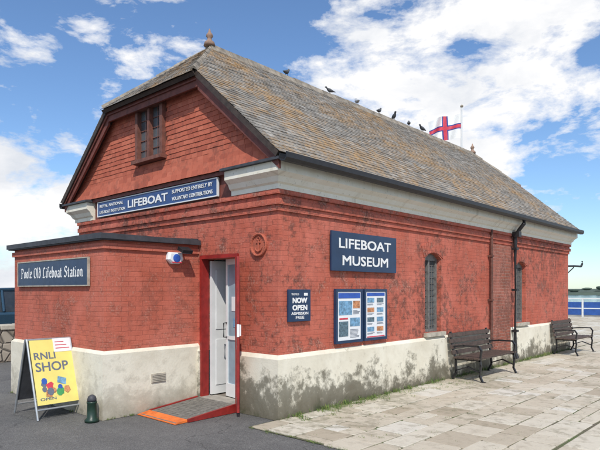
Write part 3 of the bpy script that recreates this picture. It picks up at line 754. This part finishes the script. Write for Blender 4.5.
# birds
def bird_mesh(b):
    pts=[(-.17,.060,.012,.006),(-.12,.068,.030,.012),(-.07,.078,.042,.032),(-.01,.092,.055,.052),(.05,.105,.052,.054),(.09,.130,.036,.036),(.105,.158,.027,.027),(.122,.180,.030,.030),(.145,.184,.024,.024),(.158,.181,.009,.009),(.185,.176,.003,.003)]
    b.loft([[(x,ry*math.cos(a*math.pi/6),z+rz*math.sin(a*math.pi/6)) for a in range(12)] for x,z,ry,rz in pts])
    for s in (-1,1):
        b.tube([(.01,s*.022,.06),(.015,s*.024,.0)],.005,6); b.tube([(.0,s*.024,.003),(.04,s*.028,.003)],.004,5)
bb=B(); bird_mesh(bb)
first=mk('pigeon',bb,m_bird,None,True,origin=(0,0,0)); 
bb=B(); bird_mesh(bb); gl=mk('gull',bb,m_gull,None,True,origin=(0,0,0)); glm=gl.data; bpy.data.objects.remove(gl)
bx=[(2.82,.3,.78),(4.15,2.6,.7),(5.95,.2,.8),(6.58,-2.2,.85),(7.27,.6,.8),(7.94,3.0,.85)]
for k,(xx,rz,sc) in enumerate(bx):
    o=first if k==0 else first.copy()
    if k: COL.objects.link(o)
    o.location=(xx,MID,ZR+.057); o.rotation_euler=(0,0,rz); o.scale=(sc,)*3
    o["label"]='dark grey pigeon perched on the roof ridge'; o["category"]='bird'; o["group"]='birds along the roof ridge'
o=bpy.data.objects.new('gull',glm); COL.objects.link(o); o.location=(5.1,MID,ZR+.057); o.scale=(.9,)*3; o.rotation_euler=(0,0,.9)
o["label"]='pale grey gull perched on the roof ridge'; o["category"]='bird'; o["group"]='birds along the roof ridge'
# GROUND
b=B()
xs=[-800,-200,-60,-20,-8,-4,-2.5,-1.5,-1.0,-.55,0,2,6,12,20,34,36,36.05,60,200,900]
ys=[-800,-200,-60,-20,-8,-5,-3.6,-3.3,-3.1,-2.9,-1,0,3,6,12,20,60,200,800]
def gh(x,y):
    if x>36: return -2.5
    d=-.11 if (y<=-3.1 and x>=-.5) else 0
    return d-.004
for i in range(len(xs)-1):
    for j in range(len(ys)-1):
        b.face([(xs[i],ys[j],gh(xs[i],ys[j])),(xs[i+1],ys[j],gh(xs[i+1],ys[j])),(xs[i+1],ys[j+1],gh(xs[i+1],ys[j+1])),(xs[i],ys[j+1],gh(xs[i],ys[j+1]))])
gr=mk('ground',b,m_asph); gr["kind"]='structure'
b=B(); 
b.face([(-.5,-3.02,.003),(34,-3.02,.003),(34,0.0,.003),(-.5,0.0,.003)]); b.face([(L,0.0,.003),(34,0.0,.003),(34,11,.003),(L,11,.003)])
o=mk('pavement_bed',b,m_joint); o["kind"]='structure'
b=B()
def stones(x0,x1,y0,y1,rmin,rmax,lmin,lmax,ins=.008):
    y=y0
    while y<y1-.05:
        h=U(rmin,rmax); ye=min(y+h,y1); 
        if y1-ye<.12: ye=y1
        x=x0+U(-.3,0)
        while x<x1:
            l=U(lmin,lmax); a=max(x,x0+(U(-.07,.05) if x0<0 else 0));c=min(x+l,x1)
            if c-a>.08:
                parts=[(a,c,y,ye)]
                q_=R()
                if q_<.2 and ye-y>.34: parts=[(a,c,y,(y+ye)/2),(a,c,(y+ye)/2,ye)]
                elif q_<.32 and c-a>.5: m_=a+(c-a)*U(.35,.65); parts=[(a,m_,y,ye),(m_,c,y,ye)]
                for (p,q,r_,s_) in parts:
                    b.tint=min(1,max(0,random.gauss(.5,.30))); zt=.012+U(-.002,.005)
                    J=lambda:U(-.010,.010)
                    cs=[(p+ins+J(),r_+ins+J()),(q-ins+J(),r_+ins+J()),(q-ins+J(),s_-ins+J()),(p+ins+J(),s_-ins+J())]
                    f0s=[U(.006,.03) for _ in range(4)]
                    def ringz(e,z): 
                        cxm=sum(t[0] for t in cs)/4;cym=sum(t[1] for t in cs)/4; out=[]
                        for k in range(4):
                            A_=cs[k-1];C_=cs[k];D_=cs[(k+1)%4]
                            for E_ in (A_,D_):
                                f_=f0s[k]
                                v=Vector((E_[0]-C_[0],E_[1]-C_[1])); v.normalize(); px=C_[0]+v.x*f_;py=C_[1]+v.y*f_
                                dx=cxm-px;dy=cym-py;dl_=math.hypot(dx,dy); out.append((px+dx/dl_*e,py+dy/dl_*e,z+ (px-cxm)*tx+(py-cym)*ty))
                        return out
                    tx=U(-.006,.006);ty=U(-.006,.006)
                    b.loft([ringz(0,.0005),ringz(0,zt-.004),ringz(.006,zt)])
            x+=l
        y=ye
stones(-.5,20,-2.98,-.046,.24,.46,.24,.72)
stones(20,33.8,-2.98,-.02,.4,.6,.5,1.0,.015)
stones(L+.06,33.8,0,10.5,.4,.6,.5,1.0,.015)
o=mk('pavement',b,m_pave); o["kind"]='structure'
b=B(); x=-.5
while x<34:
    l=U(.6,1.1); b.tint=U(.3,.9); j=U(-.006,.006)
    b.box(x+.005,x+l-.005,-3.32+j,-3.01,-.2,.018+U(-.003,.006)); x+=l
o=mk('kerb',b,m_pave,bevel=.015); o["kind"]='structure'
# weeds
b=B()
def tuft(x,y,n,h,sp):
    for _ in range(n):
        a=U(0,6.28);r_=U(0,sp); px=x+r_*math.cos(a);py=y+r_*math.sin(a);hh_=h*U(.4,1.1); w=.003; dx=U(-.5,.5)*hh_;dy=U(-.5,.5)*hh_; b.tint=R()
        b.face([(px-w,py,.003),(px+w,py+w,.003),(px+dx*.5+w*.6,py+dy*.5,hh_*.65),(px+dx,py+dy,hh_)])
for _ in range(240):
    x=U(0,L); tuft(x,-.055-U(0,.06),int(U(6,30)),.06*U(.5,1.8),.05)
for _ in range(40): x=U(.1,2.2); tuft(x,-.08-abs(random.gauss(0,.12)),34,.06,.08)
for _ in range(34): x=U(2.2,5.4); tuft(x,-.1-abs(random.gauss(0,.22)),28,.05,.09)
for _ in range(480):
    tuft(U(-.4,9),U(-2.9,-.1),int(U(3,16)),.028,.035)
for _ in range(30): tuft(-.5+U(-.04,.03),U(-2.6,-.1),14,.03,.05)
for _ in range(14): tuft(AX-.06,U(AY0,AY1),10,.04,.04)
for _ in range(10): tuft(U(AX,-1.05),AY0-.06,8,.035,.03)
g=G('grass'); at=g.N.new('ShaderNodeAttribute'); at.attribute_name='tint'
m_grass=g.out(g.ramp(at.outputs['Fac'],(0,(.06,.11,.02)),(.6,(.12,.20,.04)),(1,(.22,.22,.06))),.7)
o=mk('grass_tufts',b,m_grass); o["kind"]='stuff'
o["label"]='sparse green weeds along wall base and paving joints'; o["category"]='weeds'
g=G('harbour_water'); p=g.pos(); n=g.noise(p,.9,5,.6)
m_water=g.out((.03,.06,.07),.08,g.bump(n,.5,.12),spec=.5)
b=B(); b.face([(36.1,-900,-1.2),(900,-900,-1.2),(900,900,-1.2),(36.1,900,-1.2)]); o=mk('water',b,m_water); o["kind"]='structure'
t=thing('quay_fence',(32.5,2,0),'blue panelled fence with white posts and rail along the quay','fence')
b=B()
for k in range(14): b.box(32.47,32.53,-8+k*1.5+.06,-8+(k+1)*1.5-.06,.12,.92)
mk('panel',b,m_fblue,t)
b=B()
for k in range(15): b.box(32.44,32.56,-8+k*1.5-.05,-8+k*1.5+.05,0,1.1)
b.box(32.43,32.57,-8.05,13.05,1.101,1.17)
for k in range(14):b.box(32.452,32.468,-8+k*1.5+.06,-8+(k+1)*1.5-.06,.50,.56)
mk('rail',b,m_wdoor,t)
# distant shore, low and hazy
g=G('far_foliage'); p=g.pos(); n=g.noise(p,.05,5,.7); m_far=g.out(g.ramp(n,(.35,(.045,.07,.06)),(.65,(.085,.115,.085))),.95,g.bump(n,1,1.5))
b=B()
for k in range(2200):
    cx=U(420,520); cy=U(-300,560); r_=U(1.4,3.0)
    cz=-1+U(0,1)*(5.2+2.0*math.sin(cy*.03)+1.6*math.sin(cy*.011+2))
    b.loft([[(cx+r_*q*math.cos(a*math.pi/3+k)*U(.8,1.2),cy+r_*q*1.8*math.sin(a*math.pi/3+k)*U(.8,1.2),cz+z) for a in range(6)] for q,z in ((.5,-1),(1,-.1),(.8,.5),(.3,.9))])
o=mk('far_woodland',b,m_far); o["kind"]='stuff'; o["label"]='low wooded far shore seen across the harbour'; o["category"]='woodland'
b=B(); 
b.prism([(535,-400,-1.3),(415,-400,-1.3),(420,-400,.6),(470,-400,3.2),(535,-400,3.6)],(0,1100,0)); o=mk('far_shore_hill',b,m_far); o["kind"]='structure'
t=thing('rubble_wall',(-1.5,8.7,0),'low rough stone boundary wall beyond the extension','wall')
b=B(); b.box(-8,3,8.5,8.9,0,.72); mk('wall_face',b,m_rubble,t)
b=B(); x=-8
while x<3:
    l=U(.25,.5); b.box(x,x+l-.02,8.46+U(-.02,.02),8.94,.721,.82+U(-.02,.04)); x+=l
mk('coping',b,m_stone,t,bevel=.02)
# car
t=thing('parked_car',(.3,11.8,0),'dark blue estate car parked behind the low stone wall','car')
x0=-1.72; cy=11.8
b=B(); 
low=[(0,.35),(.02,.75),(.25,.92),(1.15,1.02),(3.9,1.05),(4.35,.95),(4.4,.4),(4.1,.28),(.3,.28)]
b.loft([[(x0+a,cy-.80,z) for a,z in low],[(x0+a,cy+.80,z) for a,z in low]])
b.loft([[(x0+.03+a*.986,cy-.86,.34+(z-.34)*.92) for a,z in low],[(x0+a,cy-.801,z) for a,z in low]])
b.loft([[(x0+.03+a*.986,cy+.86,.34+(z-.34)*.92) for a,z in low],[(x0+a,cy+.801,z) for a,z in low]])
rf=[(1.72,1.60),(2.1,1.66),(3.0,1.70),(3.65,1.66),(3.7,1.60)]
b.prism([(x0+a,cy-.64,z) for a,z in rf],(0,1.28,0))
for (p,q) in (((1.15,1.02),(1.78,1.62)),((2.5,1.04),(2.5,1.62)),((3.3,1.04),(3.2,1.62)),((4.0,1.04),(3.62,1.62))):
    for s in (-1,1): b.tube([(x0+p[0],cy+s*.79,p[1]),(x0+q[0],cy+s*.63,q[1])],.04,6)
body=mk('body',b,m_carp,t,bevel=.02)
b=B(); b.hexa([(x0+1.2,cy-.76,1.03),(x0+3.98,cy-.76,1.05),(x0+3.98,cy+.76,1.05),(x0+1.2,cy+.76,1.03),(x0+1.80,cy-.61,1.60),(x0+3.60,cy-.61,1.60),(x0+3.60,cy+.61,1.60),(x0+1.80,cy+.61,1.60)])
mk('windows',b,m_glassc,t)
for wx in (.85,3.55):
    for s in (-1,1):
        b=B(); ya_=cy+s*.80; b.loft([[(x0+wx+r_*math.cos(a*math.pi/12),ya_+o_*s,.32+r_*math.sin(a*math.pi/12)) for a in range(24)] for r_,o_ in ((.26,-.1),(.32,-.08),(.32,.07),(.29,.09),(.20,.09))]); b.tint=.1
        wh=mk('wheel',b,m_rubber,t,True)
        b=B(); b.loft([[(x0+wx+r_*math.cos(a*math.pi/12),ya_+o_*s,.32+r_*math.sin(a*math.pi/12)) for a in range(24)] for r_,o_ in ((.20,.085),(.19,.10),(.05,.085))]); mk('rim',b,m_alum,wh)
for s in (-1,1):
    b=B(); b.box(x0-.02,x0+.10,cy+s*.62-.14,cy+s*.62+.14,.66,.80); mk('headlight',b,m_paper,t,bevel=.02)
# camera
cam=bpy.data.cameras.new('camera'); co=bpy.data.objects.new('camera',cam); COL.objects.link(co); scene.camera=co
cam.sensor_width=36; cam.lens=33.6; cam.shift_y=.11; cam.clip_end=3000; cam.clip_start=.05
co.location=(-4.959,-4.879,1.6); co.rotation_euler=(math.radians(90),0,math.radians(42.28-90))
# light
sd=Vector((-.62,-.66,1.0)).normalized(); el=math.asin(sd.z); rot=math.atan2(sd.x,sd.y)
su=bpy.data.lights.new('sun','SUN'); su.energy=3.7; su.angle=math.radians(.6); su.color=(1,.955,.88)
so=bpy.data.objects.new('sun',su); COL.objects.link(so); so.rotation_euler=(-sd).to_track_quat('-Z','Y').to_euler()
w=bpy.data.worlds.new('World'); scene.world=w; w.use_nodes=True; nt=w.node_tree; N=nt.nodes; Lk=nt.links
bg=N['Background']; sk=N.new('ShaderNodeTexSky'); sk.sky_type='NISHITA'; sk.sun_disc=False; sk.sun_elevation=el; sk.sun_rotation=rot
sk.air_density=1.0; sk.dust_density=.3; sk.ozone_density=2.5
tc=N.new('ShaderNodeTexCoord')
def mth(op,a,b_=0.0,c_=None):
    x=N.new('ShaderNodeMath'); x.operation=op
    for i,v in enumerate((a,b_) if c_ is None else (a,b_,c_)):
        if isinstance(v,(int,float)): x.inputs[i].default_value=v
        else: Lk.new(v,x.inputs[i])
    return x.outputs[0]
def wn(scale,det,ro,dist,off=0,zs=2.0):
    mp=N.new('ShaderNodeMapping'); Lk.new(tc.outputs['Generated'],mp.inputs[0]); mp.inputs['Location'].default_value=(off,off*.7,off*.3); mp.inputs['Scale'].default_value=(1,1,zs)
    x=N.new('ShaderNodeTexNoise'); x.inputs['Scale'].default_value=scale; x.inputs['Detail'].default_value=det; x.inputs['Roughness'].default_value=ro; x.inputs['Distortion'].default_value=dist
    Lk.new(mp.outputs[0],x.inputs['Vector']); return x.outputs['Fac']
big=wn(2.4,3,.5,.2,1.2); fine=wn(6.5,10,.62,.15,4,2.2)
cl=mth('ADD',mth('MULTIPLY',big,.40),mth('MULTIPLY',fine,.66))
FW=Vector((.740,.673,0)); RT=Vector((.673,-.740,0))
for (px,py,rad,amp) in ((390,40,.34,.085),(25,105,.10,.05),(100,10,.14,.05),(20,225,.20,.08),(520,150,.15,.06),
                        (150,65,.13,-.10),(75,140,.10,-.08),(575,60,.12,-.08),(600,235,.16,-.13),(10,30,.12,-.07),(230,5,.07,-.05)):
    dv=(FW+RT*((px-300)/560)+Z*((291-py)/560)).normalized()
    ds=N.new('ShaderNodeVectorMath'); ds.operation='DISTANCE'; nv_=N.new('ShaderNodeVectorMath'); nv_.operation='NORMALIZE'
    Lk.new(tc.outputs['Generated'],nv_.inputs[0]); Lk.new(nv_.outputs[0],ds.inputs[0]); ds.inputs[1].default_value=dv
    q=mth('DIVIDE',ds.outputs['Value'],rad); gz=mth('EXPONENT',mth('MULTIPLY',mth('MULTIPLY',q,q),-1.0))
    cl=mth('MULTIPLY_ADD',gz,amp,cl)
cr=N.new('ShaderNodeValToRGB'); Lk.new(cl,cr.inputs[0]); e=cr.color_ramp.elements; e[0].position=.515; e[0].color=(0,0,0,1); e[1].position=.60; e[1].color=(1,1,1,1)
m_=e.new(.55); m_.color=(.5,.5,.5,1)
sh=wn(4.5,7,.6,.2,9)
cc=N.new('ShaderNodeValToRGB'); Lk.new(sh,cc.inputs[0]); e=cc.color_ramp.elements; e[0].position=.34; e[0].color=(7.4,7.8,8.5,1); e[1].position=.54; e[1].color=(10.1,10.1,10.2,1)
mx=N.new('ShaderNodeMix'); mx.data_type='RGBA'; Lk.new(cr.outputs[0],mx.inputs[0])
gm=N.new('ShaderNodeMix'); gm.data_type='RGBA'; gm.blend_type='MULTIPLY'; gm.inputs[0].default_value=1; Lk.new(sk.outputs[0],gm.inputs[6]); gm.inputs[7].default_value=(1.2,1.4,1.6,1)
Lk.new(gm.outputs[2],mx.inputs[6]); Lk.new(cc.outputs[0],mx.inputs[7]); Lk.new(mx.outputs[2],bg.inputs[0]); bg.inputs[1].default_value=.1
scene.view_settings.view_transform='Standard'; scene.view_settings.look='None'; scene.view_settings.exposure=0
for o in bpy.data.objects:
    if "_o" in o: del o["_o"]
